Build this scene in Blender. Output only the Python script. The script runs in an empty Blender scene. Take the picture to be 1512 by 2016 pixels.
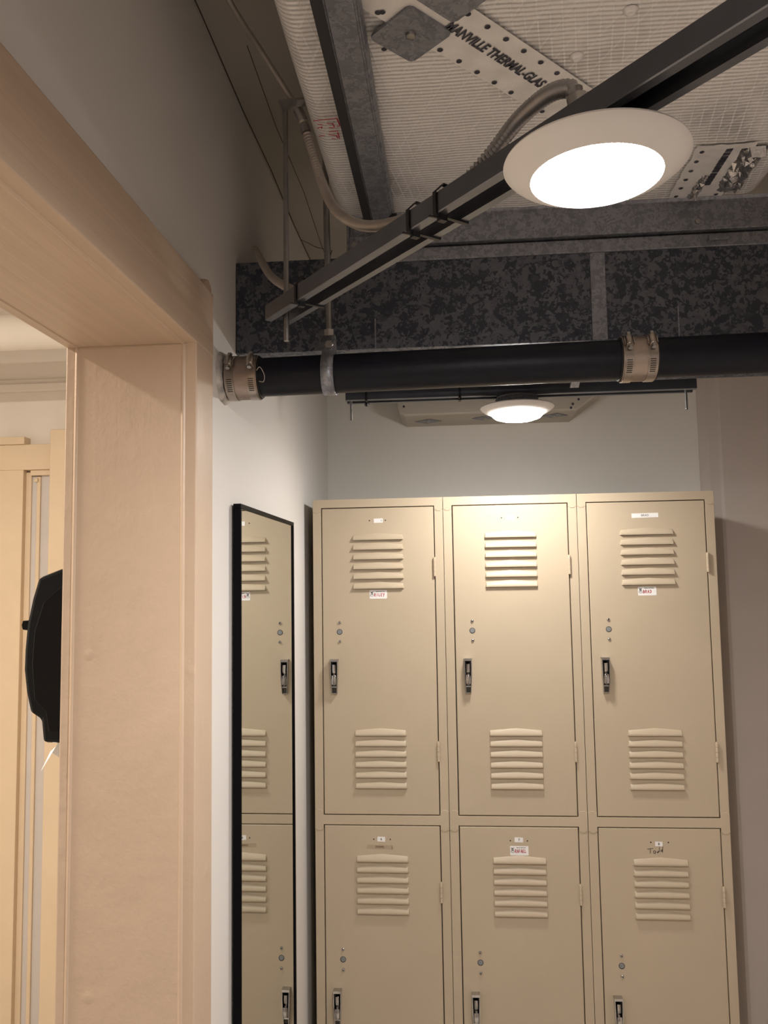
import bpy, bmesh, math, random
from mathutils import Vector, Matrix
from mathutils import noise as mnoise
random.seed(7)
PI = math.pi
scene = bpy.context.scene
COL = scene.collection

# ---------------------------------------------------------------- camera, world, exposure
YAW, PITCH, ROLL = -0.0828878, 0.0847082, -0.0154604
CAM = Vector((0.32287, -1.86054, 1.56980))
F_PX = 1583.916
cam_d = bpy.data.cameras.new('camera')
cam_d.sensor_fit = 'VERTICAL'
cam_d.sensor_height = 36.0
cam_d.sensor_width = 27.0
cam_d.lens = F_PX / 2016.0 * 36.0
cam_d.clip_start = 0.01
cam = bpy.data.objects.new('camera', cam_d)
COL.objects.link(cam)
fwd = Vector((math.sin(YAW) * math.cos(PITCH), math.cos(YAW) * math.cos(PITCH), math.sin(PITCH)))
rgt = Vector((math.cos(YAW), -math.sin(YAW), 0))
upv = rgt.cross(fwd)
r2 = math.cos(ROLL) * rgt + math.sin(ROLL) * upv
u2 = -math.sin(ROLL) * rgt + math.cos(ROLL) * upv
M = Matrix((r2, u2, -fwd)).transposed().to_4x4()
M.translation = CAM
cam.matrix_world = M
scene.camera = cam

world = bpy.data.worlds.new('world')
scene.world = world
world.use_nodes = True
world.node_tree.nodes['Background'].inputs[0].default_value = (0.02, 0.02, 0.02, 1)
world.node_tree.nodes['Background'].inputs[1].default_value = 1.0
scene.view_settings.view_transform = 'Standard'
scene.view_settings.look = 'None'
scene.view_settings.gamma = 1.0
scene.view_settings.use_curve_mapping = False
scene.view_settings.exposure = 0.0
try:
    scene.cycles.use_denoising = True
    scene.cycles.sample_clamp_indirect = 12.0
    scene.cycles.max_bounces = 6
    scene.cycles.diffuse_bounces = 4
    scene.cycles.glossy_bounces = 3
    scene.cycles.use_adaptive_sampling = True
    scene.cycles.adaptive_threshold = 0.06
except Exception:
    pass
LAMP_A = 400.0       # lens radiance of the lamp in front of the lockers
LAMP_B = 215.0        # lamp above the lockers
FILL_C = 150.0        # unseen fill lamp added behind the viewer
LAMP_D = 1850.0        # washroom lamp

# ---------------------------------------------------------------- materials
def new_mat(name):
    m = bpy.data.materials.new(name)
    m.use_nodes = True
    nt = m.node_tree
    return m, nt, nt.nodes['Principled BSDF']

def coords(nt, scale=(1, 1, 1), rot=(0, 0, 0), kind='Object'):
    tc = nt.nodes.new('ShaderNodeTexCoord')
    mp = nt.nodes.new('ShaderNodeMapping')
    mp.inputs['Scale'].default_value = scale
    mp.inputs['Rotation'].default_value = rot
    nt.links.new(tc.outputs[kind], mp.inputs['Vector'])
    return mp.outputs['Vector']

def noise(nt, vec, scale, detail=4, rough=0.55, dist=0.0):
    n = nt.nodes.new('ShaderNodeTexNoise')
    n.inputs['Scale'].default_value = scale
    n.inputs['Detail'].default_value = detail
    n.inputs['Roughness'].default_value = rough
    n.inputs['Distortion'].default_value = dist
    nt.links.new(vec, n.inputs['Vector'])
    return n.outputs['Fac']

def ramp(nt, fac, stops, const=False):
    r = nt.nodes.new('ShaderNodeValToRGB')
    if const:
        r.color_ramp.interpolation = 'CONSTANT'
    el = r.color_ramp.elements
    while len(el) < len(stops):
        el.new(0.5)
    for e, (p, c) in zip(el, stops):
        e.position = p
        e.color = (c[0], c[1], c[2], 1) if hasattr(c, '__len__') else (c, c, c, 1)
    nt.links.new(fac, r.inputs['Fac'])
    return r.outputs['Color']

def bump(nt, bsdf, height, strength, dist=0.002, prev=None):
    b = nt.nodes.new('ShaderNodeBump')
    b.inputs['Strength'].default_value = strength
    b.inputs['Distance'].default_value = dist
    nt.links.new(height, b.inputs['Height'])
    if prev is not None:
        nt.links.new(prev, b.inputs['Normal'])
    nt.links.new(b.outputs['Normal'], bsdf.inputs['Normal'])
    return b.outputs['Normal']

def plain(name, col, rough=0.5, metal=0.0, var=0.06, vscale=9.0, bmp=0.0, bscale=60.0, stretch=(1, 1, 1), coat=0.0, spec=0.5):
    m, nt, b = new_mat(name)
    b.inputs['Specular IOR Level'].default_value = spec
    v = coords(nt, stretch)
    f = noise(nt, v, vscale, 5)
    c = ramp(nt, f, [(0.3, [x * (1 - var) for x in col]), (0.7, [min(1, x * (1 + var)) for x in col])])
    nt.links.new(c, b.inputs['Base Color'])
    b.inputs['Roughness'].default_value = rough
    b.inputs['Metallic'].default_value = metal
    if coat:
        b.inputs['Coat Weight'].default_value = coat
        b.inputs['Coat Roughness'].default_value = 0.15
    if bmp:
        bump(nt, b, noise(nt, v, bscale, 4), bmp)
    return m

MAT = {}
MAT['wall'] = plain('painted_plaster_white', (0.76, 0.735, 0.71), 0.55, var=0.02, vscale=3, bmp=0.12, bscale=45)
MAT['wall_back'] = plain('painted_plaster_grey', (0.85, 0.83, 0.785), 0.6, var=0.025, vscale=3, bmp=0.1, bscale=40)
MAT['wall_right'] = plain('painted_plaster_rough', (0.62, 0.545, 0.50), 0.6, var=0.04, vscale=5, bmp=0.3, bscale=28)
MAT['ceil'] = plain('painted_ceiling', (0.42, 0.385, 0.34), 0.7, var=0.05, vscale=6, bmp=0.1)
MAT['floor'] = plain('floor_tile', (0.55, 0.51, 0.465), 0.5, var=0.06)
MAT['room_white'] = plain('washroom_white', (0.82, 0.76, 0.69), 0.6, var=0.02, bmp=0.06)
MAT['door_white'] = plain('washroom_panel', (0.62, 0.58, 0.56), 0.5, var=0.02)
MAT['stall'] = plain('washroom_beige_paint', (0.74, 0.59, 0.42), 0.45, var=0.03)

def casing_mat():
    m, nt, b = new_mat('beige_gloss_trim_paint')
    v = coords(nt)
    c = ramp(nt, noise(nt, v, 6, 4), [(0.3, (0.545, 0.415, 0.310)), (0.7, (0.585, 0.445, 0.335))])
    nt.links.new(c, b.inputs['Base Color'])
    b.inputs['Roughness'].default_value = 0.38
    g = coords(nt, (170, 170, 5))
    n1 = bump(nt, b, noise(nt, g, 1.0, 3), 0.10, 0.0015)
    n1 = bump(nt, b, noise(nt, v, 190, 2), 0.16, 0.001, n1)
    n2 = bump(nt, b, noise(nt, v, 22, 5, 0.6), 0.36, 0.003, n1)
    w = nt.nodes.new('ShaderNodeTexVoronoi')
    w.inputs['Scale'].default_value = 11
    nt.links.new(v, w.inputs['Vector'])
    r = ramp(nt, w.outputs['Distance'], [(0.03, 1.0), (0.09, 0.0)])
    bump(nt, b, r, 0.18, 0.002, n2)
    return m
MAT['casing'] = casing_mat()

def head_mat():
    m, nt, b = new_mat('beige_trim_paint_brushed')
    v = coords(nt, (90, 2.2, 90))
    c = ramp(nt, noise(nt, v, 1.0, 3), [(0.3, (0.52, 0.395, 0.29)), (0.7, (0.585, 0.445, 0.335))])
    nt.links.new(c, b.inputs['Base Color'])
    b.inputs['Roughness'].default_value = 0.36
    bump(nt, b, noise(nt, v, 1.0, 3), 0.35, 0.002)
    return m
MAT['casing_head'] = head_mat()

def locker_mat():
    m, nt, b = new_mat('locker_enamel_beige')
    v = coords(nt)
    c = ramp(nt, noise(nt, v, 5, 4), [(0.3, (0.47, 0.385, 0.280)), (0.7, (0.50, 0.41, 0.30))])
    nt.links.new(c, b.inputs['Base Color'])
    b.inputs['Roughness'].default_value = 0.46
    b.inputs['Specular IOR Level'].default_value = 0.34
    n1 = bump(nt, b, noise(nt, v, 420, 2), 0.05, 0.0006)
    bump(nt, b, noise(nt, v, 9, 2), 0.10, 0.004, n1)
    return m
MAT['locker'] = locker_mat()
MAT['locker_edge'] = plain('locker_hinge_paint', (0.56, 0.46, 0.34), 0.3, 0.1, var=0.08, vscale=60)
MAT['chrome'] = plain('chrome', (0.50, 0.49, 0.485), 0.10, 1.0, var=0.1, vscale=50)
MAT['steel'] = plain('dull_steel', (0.42, 0.41, 0.40), 0.35, 1.0, var=0.1, vscale=30)
MAT['rod'] = plain('zinc_rod', (0.30, 0.295, 0.29), 0.32, 0.9, var=0.2, vscale=20, bmp=0.3, bscale=300)
MAT['dark_socket'] = plain('handle_socket_dark', (0.05, 0.045, 0.04), 0.4, 0.3)
MAT['plug'] = plain('lock_plug_grey', (0.22, 0.23, 0.24), 0.5, 0.2, var=0.1, vscale=300)
MAT['plug_rim'] = plain('lock_plug_rim', (0.06, 0.055, 0.05), 0.4, 0.3)
MAT['hole'] = plain('screw_hole', (0.012, 0.010, 0.008), 0.9)
MAT['paper'] = plain('paper_label', (0.82, 0.80, 0.79), 0.6, var=0.01)
MAT['ink'] = plain('black_ink', (0.02, 0.018, 0.018), 0.6)
MAT['ink_grey'] = plain('faded_ink', (0.13, 0.12, 0.13), 0.6)
MAT['red_ink'] = plain('red_ink', (0.50, 0.03, 0.05), 0.6)
MAT['tape'] = plain('beige_label_tape', (0.42, 0.33, 0.235), 0.28)
MAT['tape_ink'] = plain('brown_ink', (0.10, 0.06, 0.035), 0.6)
MAT['black'] = plain('black_lacquer', (0.003, 0.003, 0.004), 0.45, spec=0.08)
MAT['black_plastic'] = plain('black_gloss_plastic', (0.002, 0.002, 0.003), 0.22, spec=0.18)
MAT['black_smoke'] = plain('smoked_plastic', (0.003, 0.004, 0.006), 0.12, spec=0.22)
MAT['tissue'] = plain('white_tissue', (0.85, 0.80, 0.76), 0.9)
MAT['tie'] = plain('black_nylon', (0.010, 0.010, 0.013), 0.45)
MAT['pipe'] = plain('cast_iron_black', (0.0045, 0.0055, 0.012), 0.46, 0.0, var=0.3, vscale=30, bmp=0.25, bscale=140, spec=0.28)
MAT['shield'] = plain('coupling_shield', (0.42, 0.345, 0.30), 0.38, 0.85, var=0.15, vscale=25)
MAT['clamp'] = plain('clamp_steel', (0.40, 0.35, 0.31), 0.3, 0.95, var=0.15, vscale=40)
MAT['rubber'] = plain('black_rubber', (0.012, 0.011, 0.011), 0.7)
MAT['plaster'] = plain('rough_plaster', (0.48, 0.45, 0.42), 0.9, var=0.45, vscale=55, bmp=0.8, bscale=120)
MAT['trim_lamp'] = plain('lamp_trim_white', (0.84, 0.82, 0.81), 0.45, var=0.01)
MAT['can'] = plain('lamp_can_grey', (0.16, 0.165, 0.18), 0.5, 0.3)
MAT['strut'] = plain('strut_zinc', (0.185, 0.195, 0.225), 0.34, 0.9, var=0.12, vscale=14, stretch=(1, 1, 1), bmp=0.05, bscale=80)
MAT['strut_shade'] = plain('strut_shade_dark', (0.06, 0.06, 0.065), 0.5, 0.6)  # darker zinc: shade on the channel's left side put into the colour
MAT['conduit'] = plain('flex_conduit_steel', (0.34, 0.33, 0.33), 0.38, 0.85, var=0.1, vscale=40)
MAT['conduit_warm'] = plain('flex_conduit_dusty', (0.42, 0.38, 0.345), 0.5, 0.6, var=0.1, vscale=40)
MAT['print'] = plain('foil_print_dark', (0.055, 0.055, 0.075), 0.5, 0.2, var=0.5, vscale=60)
MAT['web'] = plain('cobweb_crack', (0.035, 0.028, 0.025), 0.9)

def galv_mat(name, lo, hi, scale=55.0, rough=0.5):
    m, nt, b = new_mat(name)
    v = coords(nt)
    nz = nt.nodes.new('ShaderNodeTexNoise')
    nz.inputs['Scale'].default_value = scale * 0.9
    nz.inputs['Detail'].default_value = 2
    nt.links.new(v, nz.inputs['Vector'])
    mix = nt.nodes.new('ShaderNodeVectorMath')
    mix.operation = 'MULTIPLY_ADD'
    mix.inputs[1].default_value = (0.035, 0.035, 0.035)
    nt.links.new(nz.outputs['Color'], mix.inputs[0])
    nt.links.new(v, mix.inputs[2])
    vo = nt.nodes.new('ShaderNodeTexVoronoi')
    vo.inputs['Scale'].default_value = scale
    nt.links.new(mix.outputs[0], vo.inputs['Vector'])
    sep = nt.nodes.new('ShaderNodeSeparateColor')
    nt.links.new(vo.outputs['Color'], sep.inputs[0])
    c = ramp(nt, sep.outputs[0], [(0.0, lo), (0.46, [x * 1.15 for x in lo]), (0.54, [x * 0.9 for x in hi]), (1.0, hi)])
    nt.links.new(c, b.inputs['Base Color'])
    b.inputs['Metallic'].default_value = 0.75
    rr = ramp(nt, sep.outputs[1], [(0, rough - 0.08), (1, rough + 0.12)])
    nt.links.new(rr, b.inputs['Roughness'])
    return m
MAT['galv'] = galv_mat('galvanised_spangle', (0.062, 0.070, 0.092), (0.165, 0.176, 0.210), 115, 0.56)
MAT['galv_plate'] = galv_mat('galvanised_fine', (0.215, 0.226, 0.258), (0.330, 0.342, 0.385), 130, 0.45)

def foil_mat():
    m, nt, b = new_mat('foil_scrim_facing')
    v = coords(nt)
    cl = ramp(nt, noise(nt, v, 6, 5, 0.6), [(0.28, (0.62, 0.605, 0.60)), (0.46, (0.92, 0.90, 0.885)), (0.7, (0.97, 0.955, 0.94))])
    # scrim yarns: fine ribs across, wider set along, and slack diagonals
    def wave(rot, scale, dist):
        w = nt.nodes.new('ShaderNodeTexWave')
        w.wave_type = 'BANDS'
        w.bands_direction = 'X'
        w.inputs['Scale'].default_value = scale
        w.inputs['Distortion'].default_value = dist
        w.inputs['Detail'].default_value = 2
        w.inputs['Detail Scale'].default_value = 0.6
        nt.links.new(coords(nt, (1, 1, 1), (0, 0, rot)), w.inputs['Vector'])
        return w.outputs['Fac']
    ribs = wave(PI / 2, 46, 0.35)
    along = wave(0.16, 24, 0.5)
    diag = wave(-0.42, 12, 0.8)
    ra = ramp(nt, along, [(0.90, 0.0), (0.985, 1.0)])
    rd = ramp(nt, diag, [(0.955, 0.0), (0.99, 1.0)])
    mixn = nt.nodes.new('ShaderNodeMix')
    mixn.data_type = 'RGBA'
    nt.links.new(ra, mixn.inputs['Factor'])
    nt.links.new(cl, mixn.inputs['A'])
    mixn.inputs['B'].default_value = (0.97, 0.96, 0.95, 1)
    mixd = nt.nodes.new('ShaderNodeMix')
    mixd.data_type = 'RGBA'
    mult = nt.nodes.new('ShaderNodeMath')
    mult.operation = 'MULTIPLY'
    mult.inputs[1].default_value = 0.6
    nt.links.new(rd, mult.inputs[0])
    nt.links.new(mult.outputs[0], mixd.inputs['Factor'])
    nt.links.new(mixn.outputs['Result'], mixd.inputs['A'])
    mixd.inputs['B'].default_value = (0.97, 0.96, 0.95, 1)
    nt.links.new(mixd.outputs['Result'], b.inputs['Base Color'])
    b.inputs['Metallic'].default_value = 0.24
    b.inputs['Roughness'].default_value = 0.27
    n1 = bump(nt, b, ribs, 0.40, 0.002)
    n2 = bump(nt, b, ra, 0.3, 0.0015, n1)
    n3 = bump(nt, b, rd, 0.2, 0.0015, n2)
    n4 = bump(nt, b, noise(nt, v, 16, 5, 0.65), 0.45, 0.006, n3)
    bump(nt, b, noise(nt, v, 3.5, 2, 0.5), 0.6, 0.03, n4)
    return m
MAT['foil'] = foil_mat()
MAT['foil_tape'] = plain('foil_tape', (0.88, 0.86, 0.85), 0.34, 0.2, var=0.08, vscale=30, bmp=0.5, bscale=70)
MAT['foil_wrinkle'] = plain('foil_tape_wrinkled', (0.52, 0.51, 0.51), 0.22, 0.95, var=0.1, vscale=30, bmp=1.0, bscale=110)
MAT['ins_paper'] = plain('insulation_facing_pale', (0.52, 0.48, 0.42), 0.6, 0.25, var=0.06, vscale=20, bmp=0.35, bscale=110, stretch=(0.15, 1, 1))

def mirror_mat():
    m, nt, b = new_mat('mirror_glass')
    c = ramp(nt, noise(nt, coords(nt), 3, 2), [(0.3, (0.80, 0.815, 0.77)), (0.7, (0.82, 0.835, 0.79))])
    nt.links.new(c, b.inputs['Base Color'])
    b.inputs['Metallic'].default_value = 1.0
    b.inputs['Roughness'].default_value = 0.012
    return m
MAT['mirror'] = mirror_mat()

def lamp_mat(name, col, strength):
    m, nt, b = new_mat(name)
    b.inputs['Base Color'].default_value = (0.9, 0.9, 0.9, 1)
    b.inputs['Emission Color'].default_value = (*col, 1)
    b.inputs['Emission Strength'].default_value = strength
    return m
MAT['lens_a'] = lamp_mat('lamp_lens_front', (1.0, 0.955, 0.905), LAMP_A)
MAT['lens_b'] = lamp_mat('lamp_lens_back', (1.0, 0.955, 0.895), LAMP_B)
MAT['lens_fill'] = lamp_mat('fill_lens_rear', (1.0, 0.94, 0.87), FILL_C)
MAT['lens_d'] = lamp_mat('lamp_lens_washroom', (1.0, 0.89, 0.76), LAMP_D)

# ---------------------------------------------------------------- mesh helpers
ORG = {}      # world origin of each object built here

def link(o):
    COL.objects.link(o)
    return o

def thing(name, label, cat, loc=(0, 0, 0), group=None, kind=None):
    o = bpy.data.objects.new(name, None)
    o.empty_display_size = 0.05
    link(o)
    o.location = loc
    ORG[o] = Vector(loc)
    o['label'] = label
    if cat: o['category'] = cat
    if group: o['group'] = group
    if kind: o['kind'] = kind
    return o

def to_mesh(bm, mats, smooth=None, name='mesh'):
    me = bpy.data.meshes.new(name)
    bm.normal_update()
    bm.to_mesh(me)
    bm.free()
    for m in (mats if isinstance(mats, (list, tuple)) else [mats]):
        me.materials.append(MAT[m])
    if smooth is not None:
        me.polygons.foreach_set('use_smooth', [True] * len(me.polygons))
        me.set_sharp_from_angle(angle=math.radians(smooth))
    return me

def part(name, bm, mats, parent=None, smooth=None, label=None, bev=None, own=None):
    """mesh given in world coordinates; stored relative to its parent's origin"""
    org = ORG[parent] if parent is not None else Vector(own or (0, 0, 0))
    bmesh.ops.translate(bm, verts=bm.verts, vec=-org)
    me = to_mesh(bm, mats, smooth, name)
    o = bpy.data.objects.new(name, me)
    link(o)
    if parent is not None:
        o.parent = parent
        ORG[o] = org
    else:
        o.location = org
        ORG[o] = org
    if label: o['label'] = label
    if bev:
        b = o.modifiers.new('bevel', 'BEVEL')
        b.width = bev
        b.segments = 2
        b.limit_method = 'ANGLE'
        b.angle_limit = math.radians(40)
    return o

def put(name, mesh, parent, loc=(0, 0, 0), label=None):
    """a copy of shared mesh data under a parent, at a location local to the parent's origin"""
    o = bpy.data.objects.new(name, mesh)
    link(o)
    o.parent = parent
    o.location = loc
    ORG[o] = ORG[parent] + Vector(loc)
    if label: o['label'] = label
    return o

def tag(o, label, cat=None, group=None, kind=None):
    o['label'] = label
    if cat: o['category'] = cat
    if group: o['group'] = group
    if kind: o['kind'] = kind
    return o

def nb():
    return bmesh.new()

def face(bm, vs, mi=0):
    f = bm.faces.new(vs)
    f.material_index = mi
    return f

def box(bm, x0, x1, y0, y1, z0, z1, mi=0):
    v = [bm.verts.new((x, y, z)) for x in (x0, x1) for y in (y0, y1) for z in (z0, z1)]
    for q in ((0, 1, 3, 2), (4, 6, 7, 5), (0, 4, 5, 1), (2, 3, 7, 6), (0, 2, 6, 4), (1, 5, 7, 3)):
        face(bm, [v[i] for i in q], mi)
    return v

def frame_of(d):
    d = d.normalized()
    a = Vector((0, 0, 1)) if abs(d.z) < 0.9 else Vector((1, 0, 0))
    s = d.cross(a).normalized()
    return s, d.cross(s).normalized()

def rings(bm, pts, radii, seg=10, mi=0, caps=True):
    prev = None
    first = last = None
    s = None
    n = len(pts)
    for i in range(n):
        d = (pts[min(i + 1, n - 1)] - pts[max(i - 1, 0)]).normalized()
        if s is None:
            s, t = frame_of(d)
        else:
            s = (s - d * s.dot(d)).normalized()
            t = d.cross(s).normalized()
        ring = [bm.verts.new(pts[i] + (s * math.cos(a) + t * math.sin(a)) * radii[i]) for a in [2 * PI * k / seg for k in range(seg)]]
        if prev:
            for k in range(seg):
                face(bm, [prev[k], prev[(k + 1) % seg], ring[(k + 1) % seg], ring[k]], mi)
        else:
            first = ring
        prev = ring
    if caps:
        face(bm, first[::-1], mi)
        face(bm, prev, mi)

def cyl(bm, p0, p1, r, seg=12, mi=0, r1=None):
    rings(bm, [Vector(p0), Vector(p1)], [r, r if r1 is None else r1], seg, mi)

def spline(pts, n=12):
    pts = [Vector(p) for p in pts]
    out = []
    P = [pts[0] * 2 - pts[1]] + pts + [pts[-1] * 2 - pts[-2]]
    for i in range(1, len(P) - 2):
        for k in range(n):
            t = k / n
            a, b, c, d = P[i - 1], P[i], P[i + 1], P[i + 2]
            out.append(0.5 * ((2 * b) + (c - a) * t + (2 * a - 5 * b + 4 * c - d) * t * t + (3 * b - a - 3 * c + d) * t ** 3))
    out.append(pts[-1])
    return out

def resample(pts, step):
    out = [pts[0]]
    acc = 0.0
    for a, b in zip(pts, pts[1:]):
        L = (b - a).length
        while acc + L >= step:
            t = (step - acc) / L
            a = a + (b - a) * t
            out.append(a)
            L = (b - a).length
            acc = 0.0
        acc += L
    return out

def ribbed(bm, pts, r, pitch=0.006, depth=0.12, seg=12, mi=0):
    p = resample(spline(pts, 16), pitch / 2)
    rad = [r * (1 + (depth if k % 2 else -depth) * 0.5) for k in range(len(p))]
    rings(bm, p, rad, seg, mi)

def lathe(bm, c, prof, seg=40, mi=0, mat=None):
    """profile of (radius, height) about a vertical axis through c; mat is an optional tilt"""
    c = Vector(c)
    prev = None
    for r, z in prof:
        if r < 1e-6:
            q = Vector((0, 0, z))
            v = bm.verts.new(c + (mat @ q if mat else q))
            if prev:
                for k in range(seg):
                    face(bm, [prev[k], prev[(k + 1) % seg], v], mi)
            prev = None
            continue
        ring = []
        for k in range(seg):
            q = Vector((r * math.cos(2 * PI * k / seg), r * math.sin(2 * PI * k / seg), z))
            ring.append(bm.verts.new(c + (mat @ q if mat else q)))
        if prev:
            for k in range(seg):
                face(bm, [prev[k], prev[(k + 1) % seg], ring[(k + 1) % seg], ring[k]], mi)
        prev = ring

def prism(bm, poly, fn, d0, d1, mi=0):
    """poly of (a, b); fn(a, b, d) gives the point"""
    A = [bm.verts.new(fn(a, b, d0)) for a, b in poly]
    B = [bm.verts.new(fn(a, b, d1)) for a, b in poly]
    n = len(poly)
    face(bm, A[::-1], mi)
    face(bm, B, mi)
    for k in range(n):
        face(bm, [A[k], A[(k + 1) % n], B[(k + 1) % n], B[k]], mi)
    bmesh.ops.recalc_face_normals(bm, faces=bm.faces)

def ribbon(bm, strokes, w, fn, mi=0):
    """flat pen strokes: polylines of (a, b), fn maps to 3D"""
    for st in strokes:
        for (a0, b0), (a1, b1) in zip(st, st[1:]):
            L = math.hypot(a1 - a0, b1 - b0) or 1e-6
            ux, uy = (a1 - a0) / L, (b1 - b0) / L
            e = w * 0.45
            px, py = -uy * w / 2, ux * w / 2
            q = [(a0 - ux * e + px, b0 - uy * e + py), (a0 - ux * e - px, b0 - uy * e - py), (a1 + ux * e - px, b1 + uy * e - py), (a1 + ux * e + px, b1 + uy * e + py)]
            face(bm, [bm.verts.new(fn(*p)) for p in q], mi)

def text_faces(bm, body, size, fn, mi=0, align='CENTER', xs=1.0, bold=0.0):
    cu = bpy.data.curves.new('t', 'FONT')
    cu.body = body
    cu.size = size
    cu.align_x = align
    cu.align_y = 'CENTER'
    cu.offset = bold
    cu.resolution_u = 3
    ob = bpy.data.objects.new('t', cu)
    link(ob)
    dg = bpy.context.evaluated_depsgraph_get()
    me = bpy.data.meshes.new_from_object(ob.evaluated_get(dg))
    vs = [bm.verts.new(fn(v.co.x * xs, v.co.y)) for v in me.vertices]
    for p in me.polygons:
        try:
            face(bm, [vs[i] for i in p.vertices], mi)
        except ValueError:
            pass
    bpy.data.objects.remove(ob)
    bpy.data.curves.remove(cu)
    bpy.data.meshes.remove(me)

# ---------------------------------------------------------------- the setting
XL, YB, ZC = -0.022, 0.385, 2.385
WT = -0.166                     # washroom face of the left wall
JY = -0.852                     # finished far jamb of the doorway
HZ = 1.884                      # finished head of the doorway
XR, YF = 1.25, -3.2             # right wall and wall behind the viewer

b = nb(); box(b, -2.4, XR + 0.1, YF - 0.1, 1.2, -0.1, 0.0)
tag(part('floor', b, 'floor'), 'plain brownish floor of the locker room', kind='structure')
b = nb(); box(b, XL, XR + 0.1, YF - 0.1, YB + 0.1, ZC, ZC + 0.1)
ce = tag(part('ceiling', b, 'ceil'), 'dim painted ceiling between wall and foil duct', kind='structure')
# board joint and the dark crack along the wall
for pts, w in (([(-0.021, -1.05), (-0.018, -0.80), (-0.020, -0.55), (-0.017, -0.35), (-0.020, -0.1), (-0.018, 0.10)], 0.0018),
               ([(0.030, -0.72), (0.026, -0.50), (0.031, -0.25), (0.024, 0.02), (0.028, 0.22)], 0.0012),
               ([(-0.018, -0.02), (0.012, 0.03), (0.045, 0.05), (0.028, 0.11), (-0.005, 0.14)], 0.0022)):
    b = nb()
    ribbon(b, [pts], w, lambda a, c: (a, c, ZC - 0.0006))
    part('crack', b, 'web', ce)

b = nb()
box(b, WT, XL, JY + 0.02, YB + 0.1, 0, ZC)
box(b, WT, XL, -1.77, JY + 0.02, HZ + 0.02, ZC)
box(b, WT, XL, YF - 0.1, -1.77, 0, ZC)
tag(part('wall_left', b, 'wall'), 'white painted wall with the doorway and the mirror', kind='structure')
b = nb(); box(b, XL, XR + 0.1, YB, YB + 0.1, 0, ZC)
tag(part('wall_back', b, 'wall_back'), 'grey painted wall behind and above the lockers', kind='structure')
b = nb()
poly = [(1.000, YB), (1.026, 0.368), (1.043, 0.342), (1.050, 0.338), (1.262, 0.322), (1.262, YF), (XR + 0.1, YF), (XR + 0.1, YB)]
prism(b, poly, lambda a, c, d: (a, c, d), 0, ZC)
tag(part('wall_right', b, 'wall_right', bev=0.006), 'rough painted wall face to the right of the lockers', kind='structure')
b = nb(); box(b, XL, XR + 0.1, YF - 0.1, YF, 0, ZC)
tag(part('wall_front', b, 'wall'), 'painted wall behind the viewer', kind='structure')

# doorway trim
d1 = thing('door_1', 'beige painted door frame around the open doorway on the left', None, (-0.09, JY, 0), kind='structure')
def wob_strip(bm, x0, x1, y0, y1, z0, z1, n=60, amp=0.0009, edge='y0'):
    """a tall board whose inner edge wavers like old layered paint"""
    prev = None
    for k in range(n + 1):
        z = z0 + (z1 - z0) * k / n
        e = amp * (1.2 * mnoise.noise(Vector((x0 * 7, 0, z * 11))) + 0.35 * mnoise.noise(Vector((x0 * 7, 3, z * 60))))
        a = y0 + e
        ring = [bm.verts.new(p) for p in ((x0, a, z), (x1, a, z), (x1, y1, z), (x0, y1, z))]
        if prev:
            for j in range(4):
                face(bm, [prev[j], prev[(j + 1) % 4], ring[(j + 1) % 4], ring[j]])
        else:
            face(bm, ring[::-1])
        prev = ring
    face(bm, prev)
b = nb(); box(b, WT, XL, JY, JY + 0.018, 0, HZ + 0.018)
part('jamb', b, 'casing', d1, bev=0.002)
b = nb(); box(b, WT, XL, -1.77, -1.752, 0, HZ + 0.018)
part('jamb', b, 'casing', d1, bev=0.002)
b = nb(); box(b, WT, XL, -1.752, JY, HZ, HZ + 0.018)
part('head_jamb', b, 'casing_head', d1, bev=0.002)
b = nb(); wob_strip(b, XL, -0.004, JY + 0.001, -0.779, 0, 1.90, 330, 0.0003)
part('casing', b, 'casing', d1, bev=0.0015)
b = nb(); box(b, XL, -0.004, -1.85, -1.753, 0, 1.90)
part('casing', b, 'casing', d1, bev=0.002)
b = nb(); box(b, XL, -0.0035, -1.86, -0.7785, HZ + 0.0005, 1.975)
part('head_casing', b, 'casing_head', d1, bev=0.002)
b = nb(); prism(b, [(-0.800, 1.974), (-0.7785, 1.974), (-0.779, 1.984), (-0.792, 1.992), (-0.807, 1.988), (-0.815, 1.976)], lambda a, c, d: (d, a, c), XL, -0.006)
part('paint_lump', b, 'casing_head', d1, bev=0.002)
for xx in (XL, WT):
    b = nb(); cyl(b, (xx, JY + 0.0024, 0), (xx, JY + 0.0024, HZ - 0.001), 0.0036, 12)
    part('bead', b, 'casing', d1, 30)
    b = nb(); cyl(b, (xx, -1.75, HZ + 0.0022), (xx, JY, HZ + 0.0022), 0.0034, 12)
    part('bead', b, 'casing_head', d1, 30)
b = nb(); wob_strip(b, -0.182, WT, JY + 0.001, -0.79, 0, 1.90, 330, 0.0003)
part('casing', b, 'casing', d1, bev=0.002)
b = nb(); box(b, -0.182, WT, -1.86, -0.79, HZ + 0.0005, 1.965)
part('head_casing', b, 'casing_head', d1, bev=0.002)

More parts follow.
